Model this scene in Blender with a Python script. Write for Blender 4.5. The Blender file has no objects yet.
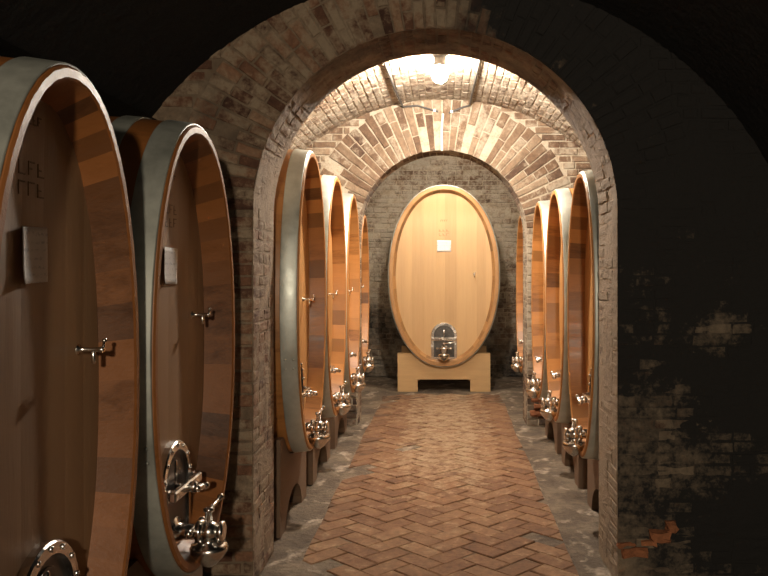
import bpy, math, random
from mathutils import Vector, Matrix, noise
C = bpy.context.scene.collection
PI = math.pi
H = 1.64                      # eye height of the camera above the cellar floor
rnd = random.Random(7)

# ------------------------------------------------------------------ materials
class NT:
    def __init__(s, name):
        s.m = bpy.data.materials.new(name); s.m.use_nodes = True
        s.t = s.m.node_tree; s.t.nodes.clear()
        s.out = s.t.nodes.new('ShaderNodeOutputMaterial')
        s.b = s.t.nodes.new('ShaderNodeBsdfPrincipled')
        s.t.links.new(s.b.outputs[0], s.out.inputs[0])
        s.co = s.t.nodes.new('ShaderNodeTexCoord').outputs['Object']
    def n(s, typ, **kw):
        nd = s.t.nodes.new(typ)
        for k, v in kw.items(): setattr(nd, k, v)
        return nd
    def put(s, sock, v):
        if isinstance(v, bpy.types.NodeSocket): s.t.links.new(v, sock)
        elif isinstance(v, (tuple, list)) and len(v) == 3 and sock.type == 'RGBA': sock.default_value = (*v, 1)
        else: sock.default_value = v
    def noise(s, scale, detail=4, rough=.6, vec=None, stretch=None, dist=0):
        v = vec or s.co
        if stretch:
            mp = s.n('ShaderNodeMapping'); s.put(mp.inputs[0], v); mp.inputs['Scale'].default_value = stretch; v = mp.outputs[0]
        nd = s.n('ShaderNodeTexNoise'); s.put(nd.inputs['Vector'], v)
        nd.inputs['Scale'].default_value = scale; nd.inputs['Detail'].default_value = detail
        nd.inputs['Roughness'].default_value = rough; nd.inputs['Distortion'].default_value = dist
        return nd.outputs[0]
    def ramp(s, fac, stops):
        nd = s.n('ShaderNodeValToRGB'); s.put(nd.inputs[0], fac)
        e = nd.color_ramp.elements
        while len(e) < len(stops): e.new(.5)
        for el, (p, c) in zip(e, stops):
            el.position = p; el.color = (*c, 1) if len(c) == 3 else c
        return nd.outputs[0]
    def rng(s, v, a, b, c=0, d=1):
        nd = s.n('ShaderNodeMapRange'); s.put(nd.inputs[0], v)
        for i, q in enumerate((a, b, c, d)): nd.inputs[i+1].default_value = q
        return nd.outputs[0]
    def mix(s, f, a, b, mode='MIX'):
        nd = s.n('ShaderNodeMix', data_type='RGBA', blend_type=mode)
        s.put(nd.inputs[0], f); s.put(nd.inputs[6], a); s.put(nd.inputs[7], b)
        return nd.outputs[2]
    def math(s, op, a, b=0.0):
        nd = s.n('ShaderNodeMath', operation=op); s.put(nd.inputs[0], a); s.put(nd.inputs[1], b)
        return nd.outputs[0]
    def attr(s, name='tone'):
        a = s.n('ShaderNodeAttribute', attribute_name=name)
        sp = s.n('ShaderNodeSeparateColor'); s.put(sp.inputs[0], a.outputs['Color'])
        return sp.outputs[0], sp.outputs[1], sp.outputs[2]
    def bump(s, h, dist, strength=1):
        nd = s.n('ShaderNodeBump'); s.put(nd.inputs['Height'], h)
        nd.inputs['Distance'].default_value = dist; nd.inputs['Strength'].default_value = strength
        s.put(s.b.inputs['Normal'], nd.outputs[0])
    def fin(s, col, rough, metal=0):
        s.put(s.b.inputs['Base Color'], col); s.put(s.b.inputs['Roughness'], rough); s.put(s.b.inputs['Metallic'], metal)
        return s.m

def masonry(name, stops, lime=(.46,.40,.31), mould_and_shade=(.012,.011,.010), bump=.012):
    """tone.r = random colour of the brick, tone.g = limewash, tone.b = blackening: mouldy stains, plus shade painted under the near crown"""
    q = NT(name); r, g, b = q.attr()
    n1 = q.noise(9, 6, .65); n2 = q.noise(38, 5, .7); n3 = q.noise(3.2, 5, .65)
    base = q.ramp(q.math('ADD', r, q.rng(n1, .3, .7, -.22, .22)), stops)
    base = q.mix(1, base, q.ramp(n2, [(.25,(.6,.6,.6)), (.75,(1.25,1.2,1.15))]), 'MULTIPLY')
    lf = q.rng(q.math('ADD', q.math('ADD', g, q.rng(n1, .3, .7, -.42, .42)), q.rng(n2, .3, .7, -.2, .2)), .30, .80)
    base = q.mix(lf, base, q.mix(n2, tuple(c*.75 for c in lime), tuple(c*1.15 for c in lime)))
    mf = q.rng(q.math('ADD', q.math('ADD', b, q.rng(n3, .3, .7, -.24, .24)), q.rng(n2, .3, .7, -.12, .12)), .25, .75)
    base = q.mix(mf, base, mould_and_shade)
    hh = q.math('ADD', n1, q.math('MULTIPLY', n2, .5))
    q.bump(hh, bump)
    return q.fin(base, .92)

BRICK = [(.0,(.055,.025,.016)), (.35,(.14,.066,.038)), (.65,(.23,.12,.07)), (1,(.33,.22,.14))]
PALE = [(.0,(.075,.043,.028)), (.35,(.155,.097,.06)), (.65,(.22,.152,.10)), (1,(.30,.23,.16))]
MORT = [(.0,(.14,.10,.066)), (.5,(.235,.175,.12)), (1,(.32,.245,.17))]
WHITE = [(.0,(.27,.22,.155)), (.5,(.42,.35,.26)), (1,(.54,.47,.37))]
PATH = [(.0,(.105,.052,.028)), (.4,(.18,.093,.047)), (.7,(.24,.137,.072)), (1,(.31,.21,.12))]
M = {}
M['brick'] = masonry('old_brick', BRICK, lime=(.29,.22,.148))
M['brick_pale'] = masonry('pale_old_brick', PALE, lime=(.36,.305,.23))
M['brick_white'] = masonry('limewashed_brick', PALE, lime=(.42,.36,.28))
M['red_brick'] = masonry('broken_red_brick', [(0,(.20,.07,.03)),(1,(.42,.17,.075))])
M['mortar'] = masonry('lime_mortar', MORT, lime=(.31,.235,.16))
M['mortar_white'] = masonry('white_lime_mortar', WHITE)
M['path'] = masonry('paving_brick', PATH, lime=(.33,.235,.145), bump=.004)
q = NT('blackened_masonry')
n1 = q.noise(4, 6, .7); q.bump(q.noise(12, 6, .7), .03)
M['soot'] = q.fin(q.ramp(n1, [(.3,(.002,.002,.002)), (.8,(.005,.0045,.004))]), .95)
q = NT('trodden_earth')
n1 = q.noise(2.2, 8, .68); n2 = q.noise(14, 6, .7); n3 = q.noise(3.4, 3, .5, stretch=(1.6, 1, 1), dist=.6)
c = q.ramp(n1, [(.3,(.05,.037,.026)), (.5,(.13,.097,.067)), (.7,(.25,.195,.138))])
c = q.mix(q.rng(q.math('ADD', n3, q.math('MULTIPLY', n2, .35)), .74, .88), c, (.36,.30,.235))
c = q.mix(1, c, q.ramp(n2, [(.25,(.65,.65,.65)), (.75,(1.3,1.3,1.3))]), 'MULTIPLY')
q.bump(q.math('ADD', n2, n1), .03); M['earth'] = q.fin(c, .9)

def wood(name, dark, light, stretch, rough=.42, spread=.6, spec=.5):
    q = NT(name); r, g, b = q.attr()
    gr = q.noise(6, 7, .62, stretch=stretch, dist=.4); fine = q.noise(34, 4, .6, stretch=stretch)
    f = q.math('ADD', q.math('MULTIPLY', r, spread), q.math('ADD', q.rng(gr, .3, .7, 0, .32), q.rng(fine, .3, .7, 0, .12)))
    mid = tuple((d*.35+l*.65) for d, l in zip(dark, light))
    c = q.ramp(f, [(.08, dark), (.42, mid), (1, light)])
    c = q.mix(q.math('MULTIPLY', g, q.rng(gr, .3, .7, .75, 1)), c, (.022,.012,.008))
    q.bump(fine, .0012, .6)
    q.b.inputs['Specular IOR Level'].default_value = spec
    return q.fin(c, q.rng(gr, .3, .7, rough-.07, rough+.1))
M['stave'] = wood('amber_oak_staves', (.15,.055,.014), (.50,.225,.065), (.35,3,3), .38)
M['head'] = wood('amber_oak_head', (.24,.105,.03), (.54,.29,.11), (3,3,.22), .42)
M['stave_blond'] = wood('blond_oak_staves', (.20,.09,.03), (.44,.235,.09), (.35,3,3), .4)
M['head_blond'] = wood('blond_oak_head', (.25,.13,.05), (.53,.335,.155), (3,3,.2), .45, 1.0)
M['stave_dark'] = wood('brown_oak_staves', (.08,.028,.007), (.27,.10,.026), (.35,3,3), .42)
M['head_dark'] = wood('brown_oak_head', (.155,.078,.034), (.31,.185,.098), (3,3,.22), .5, spec=.7)
M['beam_blond'] = wood('blond_beam', (.26,.145,.06), (.58,.375,.175), (4,.35,4), .6)
M['beam'] = wood('grey_brown_beam', (.075,.042,.024), (.20,.125,.075), (3,.2,3), .7)

def metal(name, a, b, rough, metallic=1, sc=7):
    q = NT(name); n = q.noise(sc, 6, .65); n2 = q.noise(sc*6, 3, .6)
    c = q.mix(q.rng(n, .3, .7), a, b)
    q.bump(n2, .0006); return q.fin(c, q.rng(n, .3, .7, rough-.08, rough+.12), metallic)
M['galvanised'] = metal('galvanised_hoop_steel', (.44,.47,.43), (.66,.69,.64), .42, .6)
M['weathered'] = metal('weathered_zinc_hoop', (.17,.18,.16), (.42,.43,.385), .5, .4, 4)
M['steel'] = metal('stainless_steel', (.62,.60,.57), (.76,.74,.70), .18)
M['steel_dark'] = metal('dull_stainless_plate', (.075,.07,.066), (.15,.142,.135), .32)
M['cable'] = metal('dark_cable_sheath', (.05,.045,.04), (.09,.08,.07), .6, 0)
M['clip'] = metal('white_plastic', (.7,.68,.62), (.78,.76,.7), .5, 0)
q = NT('label_paper')
wv = q.n('ShaderNodeTexWave', wave_type='BANDS', bands_direction='Z'); q.put(wv.inputs[0], q.co)
wv.inputs['Scale'].default_value = 14; wv.inputs['Distortion'].default_value = 3; wv.inputs['Detail'].default_value = 4; wv.inputs['Detail Scale'].default_value = 6
M['paper'] = q.fin(q.mix(q.math('MULTIPLY', q.rng(wv.outputs[1], .6, .9), q.rng(q.noise(60, 2), .45, .6)), (.72,.69,.66), (.50,.48,.48)), .8)
q = NT('faded_ink'); M['ink'] = q.fin(q.mix(q.noise(50), (.11,.065,.032), (.21,.125,.065)), .7)
q = NT('glowing_lamp_glass')
q.b.inputs['Emission Color'].default_value = (1, .88, .74, 1); q.b.inputs['Emission Strength'].default_value = 2200
M['glow'] = q.fin((.9,.9,.9), .3)
q = NT('glowing_lamp_glass_rear')
q.b.inputs['Emission Color'].default_value = (1, .89, .75, 1); q.b.inputs['Emission Strength'].default_value = 860
M['glow2'] = q.fin((.9,.9,.9), .3)

# ------------------------------------------------------------------ mesh helpers
class MB:
    def __init__(s): s.v = []; s.f = []; s.t = []; s.mi = []; s.sm = []
    def vert(s, p): s.v.append(tuple(p)); return len(s.v)-1
    def face(s, idx, tone=(.5,0,0), mi=0, sm=False):
        s.f.append(tuple(idx)); s.t.append(tone); s.mi.append(mi); s.sm.append(sm)
    def grid(s, P, tone=(.5,0,0), mi=0, sm=True, flip=False, closed=False):
        """P: rows of points; tone may be a function of a point"""
        ids = [[s.vert(p) for p in row] for row in P]
        n = len(P[0])
        for i in range(len(P)-1):
            for j in range(n if closed else n-1):
                k = (j+1) % n
                q = [ids[i][j], ids[i+1][j], ids[i+1][k], ids[i][k]]
                if flip: q.reverse()
                s.face(q, [tone(s.v[a]) for a in q] if callable(tone) else tone, mi, sm)
    def box(s, c, d, mat=None, tone=(.5,0,0), mi=0, bev=0):
        x, y, z = d[0]/2, d[1]/2, d[2]/2; b = bev
        pts = []
        if b <= 0:
            pts = [Vector((sx*x, sy*y, sz*z)) for sx in (-1,1) for sy in (-1,1) for sz in (-1,1)]
            fs = [(0,1,3,2),(4,6,7,5),(0,4,5,1),(2,3,7,6),(0,2,6,4),(1,5,7,3)]
        else:
            fs = []
            idx = {}
            for sx in (-1,1):
                for sy in (-1,1):
                    for sz in (-1,1):
                        for a in range(3):
                            p = [sx*(x-b), sy*(y-b), sz*(z-b)]; p[a] = (sx*x, sy*y, sz*z)[a]
                            idx[(sx,sy,sz,a)] = len(pts); pts.append(Vector(p))
            S = (-1,1)
            for sg in S:
                fs.append([idx[(sg,u,v,0)] for u, v in ((-1,-1),(1,-1),(1,1),(-1,1))])
                fs.append([idx[(u,sg,v,1)] for u, v in ((-1,-1),(1,-1),(1,1),(-1,1))])
                fs.append([idx[(u,v,sg,2)] for u, v in ((-1,-1),(1,-1),(1,1),(-1,1))])
            for u in S:
                for v in S:
                    fs.append([idx[(u,v,-1,0)], idx[(u,v,1,0)], idx[(u,v,1,1)], idx[(u,v,-1,1)]])
                    fs.append([idx[(u,-1,v,0)], idx[(u,1,v,0)], idx[(u,1,v,2)], idx[(u,-1,v,2)]])
                    fs.append([idx[(-1,u,v,1)], idx[(1,u,v,1)], idx[(1,u,v,2)], idx[(-1,u,v,2)]])
                    for w in S: fs.append([idx[(u,v,w,a)] for a in range(3)])
        o = len(s.v); c = Vector(c)
        for p in pts: s.vert((mat @ p if mat else p) + c)
        for f in fs:
            f = list(f)
            cen = sum((pts[i] for i in f), Vector())/len(f)
            nn = (pts[f[1]]-pts[f[0]]).cross(pts[f[2]]-pts[f[1]])
            if nn.dot(cen) < 0: f.reverse()
            s.face([i+o for i in f], tone, mi)
    def lathe(s, p0, axis, prof, seg=20, tone=(.5,0,0), mi=0):
        """prof: (distance along axis, radius)"""
        p0 = Vector(p0); ax = Vector(axis).normalized()
        u = ax.orthogonal().normalized(); w = ax.cross(u)
        rows = [[p0+ax*d+(u*math.cos(a*2*PI/seg)+w*math.sin(a*2*PI/seg))*max(r,1e-4) for a in range(seg)] for d, r in prof]
        s.grid(rows, tone, mi, True, False, True)
        for row, fl in ((rows[0], True), (rows[-1], False)):
            ids = [s.vert(p) for p in row]
            s.face(ids if not fl else ids[::-1], tone, mi)
    def rod(s, a, b, r, seg=12, tone=(.5,0,0), mi=0):
        a = Vector(a); b = Vector(b); L = (b-a).length; e = min(r*.35, L*.2)
        s.lathe(a, b-a, [(0, r-e), (e, r), (L-e, r), (L, r-e)], seg, tone, mi)
    def ball(s, c, r, seg=16, sx=1, tone=(.5,0,0)):
        n = 8
        s.lathe(Vector(c)-Vector((0,0,r*sx)), (0,0,1), [(r*sx*(1-math.cos(PI*i/n)), r*math.sin(PI*i/n)) for i in range(n+1)], seg, tone)
    def sweep(s, pts, sec, closed=False, tone=(.5,0,0), up=Vector((1,0,0)), mi=0):
        """sweep a section (list of (out, up)) along a path whose side vector is tangent x up"""
        rows = []; n = len(pts); P = [Vector(p) for p in pts]
        for i in range(n):
            t = (P[(i+1) % n]-P[i-1]) if closed else (P[min(i+1,n-1)]-P[max(i-1,0)])
            t.normalize(); sd = t.cross(up).normalized(); u2 = sd.cross(t)
            rows.append([P[i]+sd*a+u2*b for a, b in sec])
        if closed: rows.append(rows[0])
        s.grid(rows, tone, mi, len(sec) > 6, False, True)
        if not closed:
            for row in (rows[0][::-1], rows[-1]):
                s.face([s.vert(p) for p in row], tone, mi)
    def tube(s, pts, r, seg=8, tone=(.5,0,0)):
        P = [Vector(p) for p in pts]
        d = (P[-1]-P[0]).normalized(); up = Vector((.31,.2,.93)) if abs(d.z) < .9 else Vector((1,.1,0))
        s.sweep(P, [(r*math.cos(2*PI*k/seg), r*math.sin(2*PI*k/seg)) for k in range(seg)], False, tone, up)
    def extrude(s, poly, x0, x1, tone=(.5,0,0), mi=0):
        """polygon of (y,z) points, counter-clockwise seen from +x, extruded along x"""
        a = [s.vert((x0, y, z)) for y, z in poly]; b = [s.vert((x1, y, z)) for y, z in poly]
        s.face(b, tone, mi); s.face(a[::-1], tone, mi)
        n = len(poly)
        a = [s.vert((x0, y, z)) for y, z in poly]; b = [s.vert((x1, y, z)) for y, z in poly]
        for i in range(n):
            k = (i+1) % n; s.face((a[i], a[k], b[k], b[i]), tone, mi)
    def build(s, name, mats, parent=None, loc=None):
        me = bpy.data.meshes.new(name); me.from_pydata(s.v, [], s.f)
        for m in (mats if isinstance(mats, (list, tuple)) else [mats]): me.materials.append(m)
        ca = me.color_attributes.new('tone', 'FLOAT_COLOR', 'CORNER')
        buf = []
        for f, t in zip(s.f, s.t):
            if isinstance(t, list):
                for q in t: buf += [q[0], q[1], q[2], 1]
            else: buf += [t[0], t[1], t[2], 1]*len(f)
        ca.data.foreach_set('color', buf)
        me.polygons.foreach_set('material_index', s.mi)
        me.polygons.foreach_set('use_smooth', s.sm)
        me.update()
        o = bpy.data.objects.new(name, me); C.objects.link(o)
        if parent: o.parent = parent
        if loc: o.location = loc
        return o

def tag(o, label, cat, group=None):
    o['label'] = label; o['category'] = cat
    if group: o['group'] = group
    return o
def thing(name, label, cat, loc, rotz=0, group=None):
    o = bpy.data.objects.new(name, None); C.objects.link(o)
    o.empty_display_size = .1; o.location = loc; o.rotation_euler = (0, 0, rotz)
    return tag(o, label, cat, group)
def struct(o): o['kind'] = 'structure'; return o
def nz(x, y, z, s=1.0): return noise.noise(Vector((x*s, y*s, z*s)))
def sstep(a, b, x):
    t = max(0, min(1, (x-a)/(b-a))); return t*t*(3-2*t)

# ------------------------------------------------------------------ brickwork
def brick(B, surf, u0, u1, v0, v1, h, tone, j=.006, mi=0, worn=.006):
    hs = tone[3] if len(tone) > 3 else 1
    R = rnd.uniform
    u0 += j*R(.5,1.3); u1 -= j*R(.5,1.3); v0 += j*R(.5,1.2); v1 -= j*R(.5,1.2)
    if u1-u0 < .015 or v1-v0 < .012: return
    nu = 3 if u1-u0 > .16 else 2
    nv = 2 if v1-v0 < .13 else 3
    def loop(ins, hh, jit):
        a0, a1, b0, b1 = u0+ins, u1-ins, v0+ins, v1-ins
        pts = [(a0+(a1-a0)*k/nu, b0) for k in range(nu)] + [(a1, b0+(b1-b0)*k/nv) for k in range(nv)] \
            + [(a1-(a1-a0)*k/nu, b1) for k in range(nu)] + [(a0, b1-(b1-b0)*k/nv) for k in range(nv)]
        return [B.vert(surf(u+R(-jit,jit), v+R(-jit,jit), hh+R(-jit,jit)*.6)) for u, v in pts]
    h *= R(.55, 1.35)*(hs or 1)
    L0 = loop(0, -.012, 0); L1 = loop(.001, h*.55, worn*.5); L2 = loop(.007, h, worn*.5)
    n = len(L0)
    for A, Bq in ((L0, L1), (L1, L2)):
        for k in range(n):
            k2 = (k+1) % n; B.face((A[k], A[k2], Bq[k2], Bq[k]), tone, mi)
    cen = B.vert(surf((u0+u1)/2+R(-.02,.02), (v0+v1)/2, h+R(-.002,.004)))
    for k in range(n): B.face((L2[k], L2[(k+1) % n], cen), tone, mi)

def course(B, surf, u0, u1, v0, v1, h, tonef, L=.25, Hd=.125, parity=0, p_miss=.03, mi=0, j=.006, mixed=True):
    u = u0 - (0 if parity == 0 else L*.5)
    while u < u1-.01:
        l = L*rnd.uniform(.92,1.06) if (not mixed or rnd.random() < .72) else Hd*rnd.uniform(.92,1.1)
        a, b = max(u, u0), min(u+l, u1)
        if u1-b < .05: b = u1; l = 9
        if b-a > .03 and rnd.random() > p_miss:
            brick(B, surf, a, b, v0, v1, h, tonef((a+b)/2, (v0+v1)/2), j, mi)
        u += l

def arch_wall(name, mats, yf, yb, cx, r, zs, ring, tone_m, tone_b, xmax, ztop, clip_r, clip_z, bh=.016, ch=.075, ring_ranks=((.25,.125,.0),), rev_h=.006, bL=.25, extra=None,
              tone_rev=None, detail_back=False, ring_mi=1, ringw=.07):
    """a thick wall with a round-headed opening; brick voussoirs, coursed brick beside them, bricks in the reveal"""
    B = MB()
    S = []                                         # opening contour, left foot -> crown -> right foot
    n = 14
    for i in range(n): S.append(((cx-r, zs*i/n), (-1, 0)))
    na = 36
    for i in range(na+1):
        a = PI - PI*i/na; S.append(((cx+r*math.cos(a), zs+r*math.sin(a)), (math.cos(a), math.sin(a))))
    for i in range(n-1, -1, -1): S.append(((cx+r, zs*i/n), (1, 0)))
    def outp(p, d):
        if d[1] <= 1e-6: return ((-xmax if d[0] < 0 else xmax), p[1])
        t = min((xmax+abs(cx)*0)/abs(d[0]) if abs(d[0]) > 1e-6 else 1e9, (ztop-zs)/d[1])
        return (cx*0+d[0]*t, zs+d[1]*t)
    T = [0,.03,.07,.12,.18,.25,.33,.42,.52,.64,.78,1]
    for y, sg in ((yf, -1), (yb, 1)):
        rows = []
        for p, d in S:
            o = outp(p, d); row = []
            for k, t in enumerate(T):
                x = p[0]+(o[0]-p[0])*t; z = p[1]+(o[1]-p[1])*t
                hh = 0 if k == 0 else .012*nz(x, y, z, 5)
                row.append((x, y+sg*hh, z))
            rows.append(row)
        B.grid(rows, tone_m, 0, True, flip=(sg < 0))
    rows = []
    ND = 7
    for p, d in S:
        row = []
        for k in range(ND+1):
            y = yf+(yb-yf)*k/ND
            hh = 0 if k in (0, ND) else .012*nz(p[0], y, p[1], 6)
            row.append((p[0]+d[0]*hh, y, p[1]+d[1]*hh))
        rows.append(row)
    B.grid(rows, tone_rev or tone_m, 0, True)
    front = lambda u, v, h: (u, yf-h, v)
    # voussoirs
    ns = int(PI*(r+.1)/ringw)
    for i in range(ns):
        a0 = PI-PI*i/ns; a1 = PI-PI*(i+1)/ns
        def polar(u, v, h, a0=a0, a1=a1):
            a = a0+(a1-a0)*v; rr = r+u
            return (cx+rr*math.cos(a), yf-h, zs+rr*math.sin(a))
        pat = ring_ranks[i % len(ring_ranks)]
        u = -.004; k = 0
        while u < ring-.03:
            l = pat[k % len(pat)]*rnd.uniform(.93,1.07); k += 1
            e = min(u+l, ring+.01)
            am = (a0+a1)/2
            x, z = cx+(r+(u+e)/2)*math.cos(am), zs+(r+(u+e)/2)*math.sin(am)
            if (x*x+(z-clip_z)**2) < clip_r**2 and rnd.random() > .03:
                vj = .09
                brick(B, lambda uu, vv, h: polar(uu, vv, h), u, e, vj*rnd.uniform(.4,1.3) , 1-vj*rnd.uniform(.4,1.3), bh, tone_b(x, z), .005, ring_mi) if False else \
                    voussoir(B, polar, u, e, bh, tone_b(x, z), ring_mi)
            u = e
    # courses
    z = 0; par = 0; R = r+ring+.01
    while z < ztop-.05:
        z1 = z+ch*rnd.uniform(.94,1.06); zm = (z+z1)/2
        if zm < zs: iv = [(-xmax+.05, cx-r), (cx+r, xmax-.05)]
        else:
            dz = zm-zs
            hw = math.sqrt(R*R-dz*dz) if dz < R else 0
            iv = [(-xmax+.05, cx-hw), (cx+hw, xmax-.05)]
        for k, (a, b) in enumerate(iv):
            if zm > clip_z:
                lim = clip_r**2-(zm-clip_z)**2
                if lim <= 0: continue
                lim = math.sqrt(lim); a = max(a, -lim); b = min(b, lim)
            if b-a < .05: continue
            if k == 0:     # lay from the opening outwards so the quoins tooth
                f = lambda u, v, h: (-u, yf-h, v)
                course(B, f, -b, -a, z, z1, bh, lambda u, v: tone_b(-u, v), parity=par, mi=1) if False else \
                    course(B, front, a, b, z, z1, bh, tone_b, L=bL, Hd=bL/2, parity=par, mi=1)
            else: course(B, front, a, b, z, z1, bh, tone_b, L=bL, Hd=bL/2, parity=par, mi=1)
        z = z1; par ^= 1
    # reveal bricks
    tot = 2*zs+PI*r; s = 0; par = 0; tr = tone_rev or tone_b
    def rev(u, v, h):
        if v < zs: return (cx-r+h, yf+u, v)
        if v > zs+PI*r: return (cx+r-h, yf+u, tot-v)
        a = PI-(v-zs)/r
        return (cx+(r-h)*math.cos(a), yf+u, zs+(r-h)*math.sin(a))
    while s < tot-.03:
        s1 = min(tot, s+ch*rnd.uniform(.93,1.05))
        def tf(u, v): return tr(rev(u, v, 0), True)
        course(B, rev, .0, yb-yf, s, s1, rev_h, tf, parity=par, mi=1, p_miss=.12)
        s = s1; par ^= 1
    for e in extra or []: brick(B, front, *e, .004, 2, .022)
    return struct(B.build(name, mats))

def voussoir(B, polar, u0, u1, h, tone, mi):
    # v runs 0..1 over the angular width
    w = .07
    f = lambda u, v, hh: polar(u, v/w, hh)
    brick(B, f, u0, u1, 0, w, h, tone, .0055, mi)

# near arch wall: front face y 4.15, back face 4.65
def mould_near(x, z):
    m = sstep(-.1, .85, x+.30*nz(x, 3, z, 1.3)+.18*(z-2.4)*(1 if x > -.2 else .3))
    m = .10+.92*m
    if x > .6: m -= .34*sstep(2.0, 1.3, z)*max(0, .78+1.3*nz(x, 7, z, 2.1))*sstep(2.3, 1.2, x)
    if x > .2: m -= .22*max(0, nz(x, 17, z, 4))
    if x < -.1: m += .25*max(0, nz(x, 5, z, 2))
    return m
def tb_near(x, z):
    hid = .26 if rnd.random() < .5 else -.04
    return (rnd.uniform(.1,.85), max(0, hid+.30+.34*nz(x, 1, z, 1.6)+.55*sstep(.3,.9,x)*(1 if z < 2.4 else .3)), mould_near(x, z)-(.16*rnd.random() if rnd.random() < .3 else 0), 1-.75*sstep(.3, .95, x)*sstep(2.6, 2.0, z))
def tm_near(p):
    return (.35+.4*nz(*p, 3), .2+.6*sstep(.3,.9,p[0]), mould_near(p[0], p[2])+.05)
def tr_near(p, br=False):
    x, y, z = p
    top = sstep(2.2, 2.75, z)  # shade under the crown, painted in as less lime and more blackening
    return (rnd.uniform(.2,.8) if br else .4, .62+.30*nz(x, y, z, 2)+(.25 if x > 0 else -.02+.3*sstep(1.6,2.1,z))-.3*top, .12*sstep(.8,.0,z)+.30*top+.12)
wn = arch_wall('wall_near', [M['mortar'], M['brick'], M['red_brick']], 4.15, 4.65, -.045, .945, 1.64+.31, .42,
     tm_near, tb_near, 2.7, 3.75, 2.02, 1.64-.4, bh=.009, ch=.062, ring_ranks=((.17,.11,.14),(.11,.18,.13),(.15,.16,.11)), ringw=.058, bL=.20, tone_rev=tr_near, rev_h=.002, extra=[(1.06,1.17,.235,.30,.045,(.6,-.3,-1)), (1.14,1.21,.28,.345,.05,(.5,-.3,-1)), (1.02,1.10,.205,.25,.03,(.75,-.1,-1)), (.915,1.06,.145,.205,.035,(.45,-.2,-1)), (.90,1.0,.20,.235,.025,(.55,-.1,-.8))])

# far arch wall 8.42 - 8.82
def tb_far(x, z):
    return (rnd.uniform(.1,.95), (.45 if rnd.random() < .35 else .12)+.34*nz(x, 11, z, 1.5)+(.45*sstep(1.25,.95,abs(x))*sstep(.5,.8,z) if z < 2 else 0), -.15+.55*sstep(1.1,.2,z)+.25*max(0,nz(x,8,z,1.1)))
def tm_far(p): return (.5+.3*nz(*p, 3), .6, -.2+.45*sstep(1.0,.2,p[2]))
def tr_far(p, br=False):
    low = sstep(2.6, 2.0, p[2])  # darker towards the crown, more lime down the jambs
    return (rnd.uniform(.1,.6) if br else .3, .05+.6*low*sstep(.4,.9,p[2])*(1 if p[0] > 0 else .6)-.0, .30-.35*low)
wf = arch_wall('wall_far', [M['mortar_white'], M['brick_pale'], M['red_brick']], 8.42, 8.82, -.02, .892, 1.64+.37, .56,
     tm_far, tb_far, 2.45, 3.6, 2.36, 1.64-.5, bh=.012, ch=.075, ring_ranks=((.30,.26),(.20,.36),(.27,.15,.14),(.38,.18)), tone_rev=tr_far, rev_h=.002, extra=[(.90,1.12,.10,.165,.03,(.4,-.1,-.2)), (.94,1.18,.175,.235,.03,(.5,-.1,-.3)), (.91,1.10,.245,.305,.025,(.35,0,-.3)), (1.0,1.2,.315,.37,.025,(.5,-.1,-.1)), (.93,1.06,.38,.44,.02,(.4,.05,-.1))], ringw=.074)

# back wall of the last room, darker towards the floor
B = MB()
B.grid([[(x*.2-2.5, 12.3+.012*nz(x*.2, 12, z*.2, 5), z*.2) for z in range(19)] for x in range(26)], lambda p: (.5+.4*nz(*p, 2.5), .5, -.25+.35*nz(p[0], 2, p[2], 1.2)+.75*sstep(2.0,.7,p[2])), 0, True, True)
z = 0; par = 0
while z < 3.5:
    z1 = z+rnd.uniform(.06,.095)
    hw = 2.3 if z < 1.2 else math.sqrt(max(.01, 5.4-(z-1.14)**2))
    course(B, lambda u, v, h: (u, 12.3-h, v), -hw, hw, z, z1, .016, lambda u, v: (rnd.uniform(.3,.95), .62+.4*nz(u, 4, v, 1.7), -.3+.45*nz(u, 2, v, 1.2)+.75*sstep(2.0,.7,v)), L=.22, Hd=.11, parity=par, mi=1, p_miss=.07)
    z = z1; par ^= 1
struct(B.build('wall_back', [M['mortar_white'], M['brick_white']]))

# vaults and side walls
def vault(name, mats, y0, y1, rad, zc, tone, bricks=None, spring=0.0, spring_r=None, lime=.9):
    B = MB(); na = 30; ny = max(2, int((y1-y0)/.25))
    amax = math.acos(min(1, spring/rad)); amr = amax if spring_r is None else math.acos(spring_r/rad)
    rows = []
    for i in range(ny+1):
        y = y0+(y1-y0)*i/ny
        row = [(rad*math.sin(a), y, zc+rad*math.cos(a)) for a in [-amax+(amax+amr)*k/na for k in range(na+1)]]
        rows.append(row)
    B.grid(rows, tone, 0, True)
    if bricks:
        ya, yb, lim = bricks
        s = -lim*rad; par = 0
        f = lambda u, v, h: ((rad-h)*math.sin(v/rad), u, zc+(rad-h)*math.cos(v/rad))
        while s < lim*rad:
            s1 = s+.072
            course(B, f, ya, yb, s, s1, .008, lambda u, v: (rnd.uniform(.25,.95), lime-.35+.35*nz(u, v, 3, 1.6), -.4), parity=par, mi=1, p_miss=.02)
            s = s1; par ^= 1
    return struct(B.build(name, mats))
vault('ceiling', [M['mortar_white'], M['brick_white']], 4.64, 8.44, 2.3, 1.14, lambda p: (.3, .45, -.4), (4.9, 8.42, 1.05))
vault('ceiling_rear', [M['mortar_white'], M['brick_pale']], 8.80, 12.32, 2.3, 1.14, lambda p: (.5, .5, -.2))
vault('ceiling_front', [M['soot']], -3.6, 4.17, 1.93, 1.24, (.5,0,0), spring=1.175, spring_r=0.0)

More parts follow.
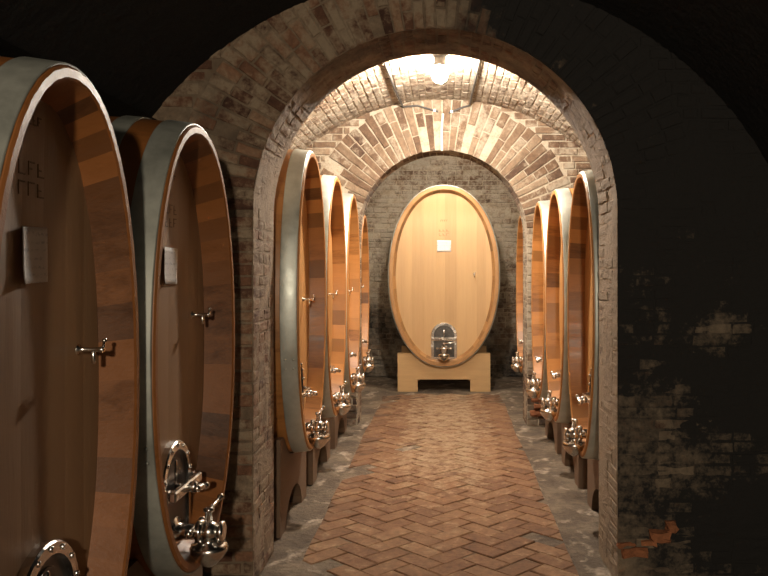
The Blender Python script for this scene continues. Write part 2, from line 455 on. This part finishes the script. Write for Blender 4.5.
def side_wall(name, x, y0, y1, z1, mats, tone, face):
    B = MB(); ny = int((y1-y0)/.25)
    B.grid([[(x+.012*nz(1, y0+(y1-y0)*i/ny, k*z1/8, 4), y0+(y1-y0)*i/ny, k*z1/8) for k in range(9)] for i in range(ny+1)], tone, 0, True, face < 0)
    if len(mats) > 1:
        z = 0; par = 0
        while z < z1-.04:
            course(B, lambda u, v, h: (x+face*h, u, v), y0, y1, z, z+.075, .012, lambda u, v: (rnd.uniform(.2,.8), .25, .25), parity=par, mi=1)
            z += .075; par ^= 1
    return struct(B.build(name, mats))
mm = lambda p: (.4, .3, .25)
side_wall('wall_left', -2.29, 4.6, 12.3, 1.2, [M['mortar'], M['brick']], mm, 1)
side_wall('wall_right', 2.29, 4.6, 12.3, 1.2, [M['mortar'], M['brick']], mm, -1)
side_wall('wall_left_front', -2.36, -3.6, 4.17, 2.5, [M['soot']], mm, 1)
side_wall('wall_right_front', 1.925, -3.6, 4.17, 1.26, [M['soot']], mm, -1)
for nm, sx in (('trim_1', -1),):     # flat soffit where the front vault springs above the cask bay
    B = MB()
    xs = [1.48+.9*k/5 for k in range(6)]
    B.grid([[(sx*xx, -3.6+7.77*i/20, 2.415) for xx in xs] for i in range(21)], (.5,0,0), 0, True, sx > 0)
    struct(B.build(nm, [M['soot']]))
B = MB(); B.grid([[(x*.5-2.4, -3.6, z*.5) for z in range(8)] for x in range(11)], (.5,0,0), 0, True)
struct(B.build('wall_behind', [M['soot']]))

# floor
def fz(x, y):
    e = .012*nz(x, y, 0, 2.2)+.010*nz(x, y, 4, 7)
    return e*(.35+.65*sstep(.6, 1.0, abs(x)))-.004
B = MB()
B.grid([[(-2.4+4.8*i/80, -3.6+15.95*k/190, fz(-2.4+4.8*i/80, -3.6+15.95*k/190)) for k in range(191)] for i in range(81)], (.5,0,0), 0, True, True)
struct(B.build('floor', [M['earth']]))

def clip_poly(P, ax, lim, sg):
    out = []
    for i in range(len(P)):
        a, b = P[i-1], P[i]
        ia, ib = sg*(lim-a[ax]) >= 0, sg*(lim-b[ax]) >= 0
        if ia != ib:
            t = (lim-a[ax])/(b[ax]-a[ax]); out.append((a[0]+(b[0]-a[0])*t, a[1]+(b[1]-a[1])*t))
        if ib: out.append(b)
    return out
B = MB(); W = .13; c45 = math.sqrt(.5)
bed = [[(-.80+1.53*i/8, .5+10.1*k/60, .004) for k in range(61)] for i in range(9)]
B.grid(bed, (.15, 0, .12), 1, True, True)
for i in range(-60, 130):
    for k in range(-60, 130):
        q4 = (i-k) % 4
        if q4 == 0: rc = (i, k, i+2, k+1)
        elif q4 == 3: rc = (i, k, i+1, k+2)
        else: continue
        g = .022
        P = [(rc[0]+g, rc[1]+g), (rc[2]-g, rc[1]+g), (rc[2]-g, rc[3]-g), (rc[0]+g, rc[3]-g)]
        P = [((x-y)*c45*W, (x+y)*c45*W-2.0) for x, y in P]
        cy = sum(p[1] for p in P)/4
        if cy < .6 or cy > 10.5 or abs(sum(p[0] for p in P)/4) > .95: continue
        wob = .02*nz(0, cy, 9, 1.5)
        P = clip_poly(P, 0, .725+wob, 1)
        if len(P) > 2: P = clip_poly(P, 0, -.79+wob, -1)
        if len(P) < 3: continue
        ex = abs(sum(p[0] for p in P)/len(P))
        if ex > .5 and nz(P[0][0], P[0][1], 3, 2.2) > (.85 if cy < 5.5 else .7)-.5*sstep(.5,.8,ex): continue
        ar = .5*abs(sum(P[j-1][0]*P[j][1]-P[j][0]*P[j-1][1] for j in range(len(P))))
        if ar < .002 or rnd.random() < .004: continue
        cx_, cy_ = sum(p[0] for p in P)/len(P), sum(p[1] for p in P)/len(P)
        ht = .011+rnd.uniform(-.003,.003); tx, ty = rnd.uniform(-.02,.02), rnd.uniform(-.02,.02)
        worn = sstep(.62,.2,abs(cx_+.1*nz(cx_, cy_, 2, 1)))*sstep(4.9,7.2,cy_)
        edge = sstep(.5,.78,abs(cx_))
        tone = (rnd.uniform(.28,.72), .10+.52*worn+.12*nz(cx_, cy_, 0, 2), -.10+.34*edge+.3*sstep(9.2,10.2,cy_)+.22*nz(cx_, cy_, 6, 1.6))
        zf = lambda x, y: ht+tx*(x-cx_)+ty*(y-cy_)
        a = [B.vert((x, y, 0)) for x, y in P]
        b_ = [B.vert((x, y, zf(x, y)-.005)) for x, y in P]
        c_ = [B.vert((cx_+(x-cx_)*.94, cy_+(y-cy_)*.94, zf(x, y))) for x, y in P]
        n = len(P); area = sum(P[j-1][0]*P[j][1]-P[j][0]*P[j-1][1] for j in range(n))
        for j in range(n):
            j2 = (j+1) % n
            for A1, B1 in ((a, b_), (b_, c_)):
                B.face((A1[j], A1[j2], B1[j2], B1[j]), tone, 0)
        B.face(c_, tone, 0)
struct(B.build('floor_path', [M['path'], M['earth']]))

# ------------------------------------------------------------------ casks
def oval(a, b, t, n=2.12):
    c, s = math.cos(t), math.sin(t)
    return (a*math.copysign(abs(c)**(2/n), c), b*math.copysign(abs(s)**(2/n), s))

def cask(label, loc, rotz, a, b, L, wood_kind, group=None, bulge=.04, door=True, sampler=True, paper=None, marks=False, hoops=True, seed=1, dish=.025, d=.115, th=.036, hh=.50, tp=.014, tz=.055, sz=None, simple=False):
    """origin under the belly at the front edge; front faces local +x, width along y"""
    R = random.Random(seed)
    root = thing('oak_cask', label, 'cask', loc, rotz, group)
    sfx = {'amber': '', 'blond': '_blond', 'dark': '_dark'}[wood_kind]
    ms, mh = M['stave'+sfx], M['head'+sfx]
    NS = 46; K = 3; N = NS*K
    B = MB()
    ts = [R.uniform(.2,.9) for _ in range(NS)]
    ti = [(R.uniform(.3,1) if R.random() < .62 else R.uniform(0,.25), 0 if R.random() < .72 else R.uniform(.15,.55)) for _ in range(NS)]
    def ring(x, off, inner=False):
        P = []
        for i in range(N):
            y, z = oval(a+off-(.0018 if i % K == 0 and not inner else 0), b+off-(.0018 if i % K == 0 and not inner else 0), 2*PI*i/N)
            P.append((x, y, b+z))
        return P
    def strip(r0, r1, tones, sm=True):
        i0 = [B.vert(p) for p in r0]; i1 = [B.vert(p) for p in r1]
        for i in range(N):
            k = (i+1) % N; B.face((i0[i], i1[i], i1[k], i0[k]), tones[i//K], 0, sm)
    tt = [(v, 0, 0) for v in ts]; tin = [(v, g, 0) for v, g in ti]
    trim = [(min(1, v*.6+.25), 0, 0) for v in ts]
    nr = 12
    prof = [(-.006-(L-.012)*k/nr, bulge*4*(k/nr)*(1-k/nr)) for k in range(nr+1)]
    rows = [ring(x, o) for x, o in prof]
    for k in range(nr): strip(rows[k+1], rows[k], tt)
    strip(rows[0], ring(0, -.007), trim, False)
    strip(ring(0, -.007), ring(0, -th+.006), trim, False)
    strip(ring(0, -th+.006), ring(-.006, -th), trim, False)
    strip(ring(-.006, -th, True), ring(-d-.03, -th-tp*(1+.03/d), True), tin)
    ids = [B.vert(p) for p in rows[-1]]; cen = B.vert((-L+.03, 0, b))
    for i in range(N): B.face((ids[(i+1) % N], ids[i], cen), tt[i//K], 0)
    B.build('staves', ms, root)
    # head of vertical boards, slightly dished
    B = MB(); ai, bi = a-th-tp+.004, b-th-tp+.004
    hx = lambda y, z: -d-dish*max(0, 1-(y/ai)**2-((z-b)/bi)**2)
    y = -ai; fl = True
    while y < ai-.001:
        w = R.uniform(.11,.17); y1 = min(ai, y+w)
        if ai-y1 < .05: y1 = ai
        tone = (R.uniform(.25,.75), 0, 0)
        rows = []
        for k in range(5):
            yy = y+(y1-y)*k/4; e = .0012 if k in (0, 4) else 0
            zz = bi*max(.0, 1-abs(yy/ai)**2.12)**(1/2.12)
            rows.append([(hx(yy, b-zz+2*zz*m/20)-e, yy, b-zz+2*zz*m/20) for m in range(21)])
        B.grid(rows, tone, 0, True)
        y = y1
    B.build('head', mh, root)
    # hoops
    def hoop(x0, x1, nm='hoop'):
        Bh = MB(); n2 = 110; pr = []
        off = lambda x: bulge*4*(-x/L)*(1+x/L)
        for x, e in ((x0,.0005),(x0,.0055),(x0-.004,.007),((x0+x1)/2,.0065),(x1+.004,.007),(x1,.0055),(x1,.0005)):
            pr.append([(x, *(lambda q: (q[0], b+q[1]))(oval(a+off(x)+e, b+off(x)+e, 2*PI*i/n2))) for i in range(n2)])
        Bh.grid(pr[::-1], (.5,0,0), 0, True, False, True)
        # rivets on the lap
        for dz in (-.03, .03):
            for xx in (x0-.025, x1+.025):
                yy, zz = oval(a+off(xx)+.006, b+off(xx)+.006, PI+.35+dz)
                Bh.ball((xx, yy, b+zz), .008, 8)
        Bh.build(nm, M['weathered' if wood_kind == 'dark' else 'galvanised'], root)
    if hoops:
        hoop(-.010, -.110); hoop(-.205, -.280)
        if not simple: hoop(-.375, -.435)
        if not simple: hoop(-L+.435, -L+.375)
        hoop(-L+.300, -L+.215); hoop(-L+.135, -L+.010)
    # door, tap
    if door:
        zb = .085; w = .175
        xo = -d-dish*.35
        def arch(wd, z0, z1, n=16):
            pts = [(wd, z0), (wd, z1-wd)] + [(wd*math.cos(PI*i/n), z1-wd+wd*math.sin(PI*i/n)) for i in range(1, n)] + [(-wd, z1-wd), (-wd, z0)]
            return pts
        B = MB(); outer = arch(w, zb, zb+hh); inner = arch(w-.036, zb+.036, zb+hh-.036)
        n = len(outer)
        for x0, x1 in (((xo-.01), (xo+.028)),):
            ro = [(x0, *p) for p in outer]; r1 = [(x1-.006, *p) for p in outer]
            r2 = [(x1, p[0]*.965, zb+.006+(p[1]-zb)*.975) for p in outer]; r3 = [(x1, *p) for p in inner]; r4 = [(x0+.015, *p) for p in inner]
            B.grid([ro, r1, r2, r3, r4], (.5,0,0), 0, False, False, True)
        for s_ in (-1, 1):
            B.box((xo+.032, s_*(w-.02), zb+hh*.56), (.03, .035, .05), bev=.004)
        for k in range(7):                      # frame bolts
            a_ = PI*(k+.5)/7
            B.lathe((xo+.026, (w-.018)*math.cos(a_), zb+hh-w+(w-.018)*math.sin(a_)), (1,0,0), [(0,.009),(.006,.009),(.009,.005)], 8)
        B.build('manway_frame', M['steel'], root)
        B = MB(); pl = arch(w-.034, zb+.034, zb+hh-.034)
        B.extrude(pl, xo-.008, xo+.010)
        pl2 = arch(w-.07, zb+.07, zb+hh-.07); B.extrude(pl2, xo+.008, xo+.018)
        dr = B.build('manway_door', M['steel_dark'], root)
        B = MB(); B.box((xo+.062, 0, zb+hh*.56), (.028, 2*w-.01, .042), bev=.006)
        B.build('crossbar', M['steel'], dr)
        B = MB(); B.rod((xo+.012, 0, zb+hh*.56), (xo+.135, 0, zb+hh*.56), .014)
        B.lathe((xo+.078, 0, zb+hh*.56), (1,0,0), [(0,.022),(.018,.026),(.03,.02)], 12)
        B.rod((xo+.125, -.055, zb+hh*.56+.01), (xo+.125, .055, zb+hh*.56-.01), .010); B.ball((xo+.125, -.058, zb+hh*.56+.01), .016); B.ball((xo+.125, .058, zb+hh*.56-.01), .016)
        B.rod((xo+.012, 0, zb+hh*.56+.01), (xo+.012, 0, zb+hh*.82), .012)
        B.build('clamp_screw', M['steel'], dr)
        B = MB(); zt = zb+tz                    # outlet tap
        B.lathe((xo+.008, 0, zt), (1,0,0), [(0,.062),(.014,.062),(.018,.04),(.05,.032),(.095,.032),(.10,.048),(.112,.05),(.124,.048),(.128,.03)], 22)
        B.ball((xo+.155, 0, zt), .046, 18)
        B.lathe((xo+.155, 0, zt-.028), (0,0,-1), [(0,.036),(.015,.036),(.02,.070),(.034,.078),(.05,.076),(.075,.060),(.10,.036),(.112,.018)], 24)
        B.lathe((xo+.19, 0, zt), (1,0,0), [(0,.032),(.012,.044),(.026,.044),(.03,.03)], 18)
        B.rod((xo+.10, -.085, zt+.02), (xo+.10, .085, zt+.02), .012); B.ball((xo+.10, -.09, zt+.02), .017); B.ball((xo+.10, .09, zt+.02), .017)
        tp = B.build('outlet_tap', M['steel'], root)
        B = MB(); B.lathe((xo+.155, 0, zt+.04), (0,0,1), [(0,.017),(.04,.015),(.045,.022),(.058,.022),(.062,.012)], 14)
        B.rod((xo+.155, 0, zt+.088), (xo+.165, .13, zt+.105), .009); B.ball((xo+.166, .135, zt+.106), .015)
        B.build('lever', M['steel'], tp)
    if sampler:
        ys, zz = .62*ai, (sz or 1.0)
        xs = hx(ys, zz)
        B = MB()
        B.lathe((xs-.004, ys, zz), (1,0,0), [(0,.017),(.006,.017),(.009,.009),(.03,.008),(.068,.008),(.071,.010),(.080,.010),(.083,.006)], 14)
        B.rod((xs+.046, ys, zz), (xs+.046, ys, zz-.042), .007)
        t2 = B.build('sampling_tap', M['steel'], root)
        B = MB(); B.rod((xs+.074, ys, zz), (xs+.074, ys+.012, zz+.024), .0045); B.ball((xs+.074, ys+.0125, zz+.026), .007)
        B.build('lever', M['steel'], t2)
    if paper:
        py, pz, pw, ph, rot = paper
        B = MB(); rows = []
        for i in range(9):
            u = -pw/2+pw*i/8
            row = []
            for k in range(9):
                v = -ph/2+ph*k/8
                y_, z_ = u*math.cos(rot)-v*math.sin(rot)+py, u*math.sin(rot)+v*math.cos(rot)+pz
                curl = .010*max(0, -u/(pw/2))**3+.006*max(0, -v/(ph/2))**3*(.5-u/pw)
                row.append((hx(y_, z_)+.004+curl+.001*nz(u*9, v*9, seed), y_, z_))
            rows.append(row)
        B.grid(rows, (.5,0,0), 0, True)
        o = B.build('paper_label', M['paper'], root); o['label'] = 'white paper label'
        md = o.modifiers.new('thick', 'SOLIDIFY'); md.thickness = .0008
    if marks:
        py, pz = marks
        for zz, wid, num, hgt in ((pz+.30, .10, 4, .022), (pz+.17, .15, 3, .035), (pz+.115, .15, 3, .035)):
            for k in range(num):
                yc = py-wid/2+wid*(k+.5)/num; lw = wid/num*.30
                B = MB(); x_ = lambda y, z: hx(y, z)+.0008
                B.box((x_(yc-lw, zz), yc-lw, zz), (.0012, .004, hgt))
                e = R.choice((-1, 1))*hgt/2
                B.box((x_(yc, zz+e), yc, zz+e), (.0012, lw*2+.004, .004))
                if R.random() < .5: B.box((x_(yc-lw*.4, zz), yc-lw*.4, zz), (.0012, lw*1.2, .004))
                B.build('stencil_mark', M['ink'], root)
    return root

def stand(label, loc, rotz, a, b, zbot, L, mat, halfw, arched, group=None, setback=.13, top_up=.15):
    """cradle: two boards with a hollow top and a cut-out foot, tied by two rails"""
    root = thing('cask_stand', label, 'stand', loc, rotz, group)
    def board(x0, x1, off):
        B = MB(); n = 20
        top = []
        yl = halfw
        for i in range(n+1):
            y = halfw-2*halfw*i/n
            ae, be = a+off+.004, b+off+.004
            zc = zbot+b
            z = zc-be*(1-min(.999, abs(y/ae))**2.12)**(1/2.12)
            top.append((y, min(z, zbot+top_up)))
        if arched:
            nw = halfw*.60; nh = .20
            bot = [(-halfw+.03, 0), (-nw, 0)] + [(-nw*math.cos(PI*i/12), nh*math.sin(PI*i/12)) for i in range(1, 12)] + [(nw, 0), (halfw-.03, 0)]
        else:
            nw = .355; nh = .165
            bot = [(-halfw, 0), (-nw, 0), (-nw, nh), (nw, nh), (nw, 0), (halfw, 0)]
        # strips instead of one concave polygon
        ys = sorted(set([round(p[0], 4) for p in top]+[round(p[0], 4) for p in bot]+[-halfw, halfw]))
        def interp(P, y):
            P = sorted(P)
            for (ya, za), (yb, zb) in zip(P, P[1:]):
                if ya-1e-6 <= y <= yb+1e-6 and yb > ya: return za+(zb-za)*(y-ya)/(yb-ya)
            return P[0][1] if y < P[0][0] else P[-1][1]
        def lo(y):
            if arched: return 0 if abs(y) >= nw else nh*math.sqrt(max(0, 1-(y/nw)**2))
            return 0
        if arched:
            prs = [(y0, y1, lo(y0), lo(y1)) for y0, y1 in zip(ys, ys[1:])]
        else:
            ys = sorted(set(ys+[-nw, nw]))
            prs = [(y0, y1, nh if abs((y0+y1)/2) < nw else 0, nh if abs((y0+y1)/2) < nw else 0) for y0, y1 in zip(ys, ys[1:])]
        prev = None
        def quad(pts): B.face([B.vert(p) for p in pts], (.5,0,0), 0)
        for y0, y1, l0, l1 in prs:
            if y1-y0 < 1e-5: continue
            t0, t1 = interp(top, y0), interp(top, y1)
            quad([(x1,y0,l0),(x1,y1,l1),(x1,y1,t1),(x1,y0,t0)])
            quad([(x0,y1,l1),(x0,y0,l0),(x0,y0,t0),(x0,y1,t1)])
            quad([(x1,y0,t0),(x1,y1,t1),(x0,y1,t1),(x0,y0,t0)])
            quad([(x0,y0,l0),(x0,y1,l1),(x1,y1,l1),(x1,y0,l0)])
            if prev is not None and abs(prev-l0) > 1e-4:
                quad([(x0,y0,prev),(x0,y0,l0),(x1,y0,l0),(x1,y0,prev)])
            prev = l1
        for y, sg in ((-halfw, -1), (halfw, 1)):
            t0 = interp(top, y)
            quad([(x0,y,0),(x1,y,0),(x1,y,t0),(x0,y,t0)][::(1 if sg < 0 else -1)])
        B.build('cradle_board', mat, root)
    bl = lambda x: .04*4*(x/L)*(1-x/L)
    board(-setback-.12, -setback, bl(setback))
    board(-L+setback, -L+setback+.12, bl(setback))
    for s_ in (-1, 1):
        B = MB(); B.box((-L/2, s_*(halfw-.10), .11 if not arched else .26), (L-2*setback-.24, .10, .12), bev=.006)
        B.build('rail', mat, root)
    return root

def cask_on_stand(clabel, slabel, x, y, rotz, a, b, zbot, L, kind, cg=None, sg=None, **kw):
    cask(clabel, (x, y, zbot), rotz, a, b, L, kind, cg, **kw)
    if slabel: stand(slabel, (x, y, .0), rotz, a, b, zbot, L, kw.get('stand_mat') or M['beam'], min(.46, a*.83), True, sg)
Lf, Rt = 0, PI
# the two big casks in the dark front room
cask_on_stand('brown oak cask with a paper label, cut off by the left picture edge',
     'dark stand under the large cask cut by the left picture edge', -1.0, 2.185, Lf, .45, .905, .38, 1.0, 'dark', 'dark casks in the front room', 'stands in the front room',
     paper=(-.04, 1.30, .15, .15, .03), marks=(-.05, 1.36), sz=1.02, seed=3, d=.098, dish=.008, tp=.052, th=.036, hh=.43)
cask_on_stand('brown oak cask with paper label and steel tap, just before the near arch',
     'dark stand under the cask just before the arch', -1.0, 3.30, Lf, .535, .905, .42, 1.0, 'dark', 'dark casks in the front room', 'stands in the front room',
     paper=(-.02, 1.237, .185, .15, -.02), marks=(.0, 1.30), sz=1.02, seed=4, d=.122, dish=.008, tp=.052, th=.036, hh=.43)
# left row beyond the arch
for k, (yc, a, top, pos) in enumerate(((5.35,.565,2.425,'nearest'), (6.57,.565,2.40,'middle'), (7.78,.545,2.37,'farthest'))):
    cask_on_stand('tall amber oak cask in the left row beyond the arch, %s of the three' % pos,
        'wooden stand under the %s cask of the left row beyond the arch' % pos, -.87, yc, Lf, a, (top-.45)/2, .45, .93, 'amber',
        'amber casks of the left row', 'stands of the left row', seed=20+k, sz=.98, bulge=.032)
for k, (yc, a, top, pos) in enumerate(((5.22,.50,2.275,'nearest'), (6.44,.52,2.28,'middle'), (7.56,.515,2.28,'farthest'))):
    cask_on_stand('amber oak cask in the right row between the two arches, %s of the three' % pos,
        'wooden stand under the %s cask of the right row between the arches' % pos, .88, yc, Rt, a, (top-.43)/2, .43, .93, 'amber',
        'amber casks of the right row', 'stands of the right row', seed=40+k, sz=.98, bulge=.028)
cask_on_stand('amber oak cask mostly hidden behind the far arch on the left, a sliver showing', 'stand behind the far arch pier on the left', -.93, 9.47, Lf, .50, .93, .43, .93, 'amber', seed=61, sz=1.0)
cask_on_stand('amber oak cask behind the right pier of the far arch, seen through the opening', 'stand behind the right pier of the far arch', .90, 9.47, Rt, .54, .93, .43, .93, 'amber', seed=62, sz=1.0)
# the blond cask at the end
cask('big blond oak cask facing us at the end of the cellar on a pale cradle', (0, 10.72, .345), -PI/2, .74, 1.215, 1.25, 'blond',
     paper=(.0, 1.62, .19, .15, 0), marks=(0, 1.66), sz=1.24, seed=80, d=.08, dish=.02, th=.058, tp=.03, tz=.14)
stand('pale timber cradle with a square cut-out under the big end cask', (0, 10.72, 0), -PI/2, .74, 1.215, .345, 1.25, M['beam_blond'], .625, False, None, setback=.06, top_up=.17)

# ------------------------------------------------------------------ lamps and cables
def lamp(label, loc, ztop, mat):
    root = thing('ceiling_lamp', label, 'lamp', loc)
    B = MB(); h = ztop-loc[2]
    B.lathe((0,0,h), (0,0,-1), [(0,.07),(.02,.072),(.035,.05),(h-.055,.045),(h-.05,.06),(h-.03,.06)], 20)
    B.build('lamp_base', M['cable'], root)
    B = MB(); B.ball((0,0,-.035), .068, 20, 1.1); B.build('lamp_globe', mat, root)
    return root
lamp('bright round lamp hanging under the vault crown of the middle room', (-.035, 6.62, 1.64+1.655), 1.64+1.80, M['glow'])
lamp('round lamp under the vault of the end room, hidden above the far arch', (0, 9.80, 1.64+1.62), 1.64+1.80, M['glow2'])
def vz(x): return 1.14+math.sqrt(2.272**2-x*x)
B = MB()
B.tube([(-.50, 6.2, vz(.50)), (-.485, 6.9, vz(.485)), (-.47, 7.6, vz(.47)), (-.445, 8.25, vz(.445)), (-.43, 8.39, vz(.43)-.02), (-.28, 8.39, 3.365), (-.06, 8.39, 3.30)], .011)
o = B.build('electric_cable', M['cable']); tag(o, 'dark cable along the vault left of the lamp, joining above the far arch', 'cable', 'cables on the vault')
B = MB(); B.box((-.10, 8.388, 3.313), (.03,.02,.03), bev=.004); B.build('cable_clip', M['clip'], o)
B = MB()
B.tube([(.30, 6.2, vz(.30)), (.295, 6.9, vz(.295)), (.285, 7.6, vz(.285)), (.275, 8.25, vz(.275)), (.27, 8.39, vz(.27)-.03), (.19, 8.39, 3.345), (.05, 8.39, 3.285)], .011)
o = B.build('electric_cable', M['cable']); tag(o, 'dark cable along the vault right of the lamp, joining above the far arch', 'cable', 'cables on the vault')
B = MB(); B.box((.08, 8.388, 3.30), (.03,.02,.03), bev=.004); B.build('cable_clip', M['clip'], o)
B = MB(); B.tube([(-.01, 8.39, 3.28), (-.025, 8.39, 3.1), (-.022, 8.39, 2.89)], .012)
o = B.build('cable_conduit', M['clip']); tag(o, 'pale upright conduit on the wall dropping to the crown of the far arch', 'conduit')

# a lamp of the front room, behind the photographer
ld = bpy.data.lights.new('front_room_lamp', 'POINT'); ld.energy = 590; ld.color = (1, .84, .64); ld.shadow_soft_size = .10
lo = bpy.data.objects.new('front_room_lamp', ld); C.objects.link(lo); lo.location = (.1, -3.0, 2.4)

w = bpy.data.worlds.new('cellar_dark'); bpy.context.scene.world = w; w.use_nodes = True
w.node_tree.nodes['Background'].inputs[0].default_value = (.02,.017,.013,1); w.node_tree.nodes['Background'].inputs[1].default_value = .05

# ------------------------------------------------------------------ camera
cd = bpy.data.cameras.new('camera'); cam = bpy.data.objects.new('camera', cd); C.objects.link(cam)
cam.location = (0, 0, H); cam.rotation_euler = (PI/2, 0, 0)
cd.sensor_width = 36; cd.lens = 37.5; cd.shift_x = -60/768; cd.shift_y = -18/768; cd.clip_start = .05
sc = bpy.context.scene; sc.camera = cam
sc.view_settings.view_transform = 'Standard'; sc.view_settings.look = 'None'
sc.view_settings.gamma = 1; sc.view_settings.use_curve_mapping = False; sc.view_settings.exposure = 0
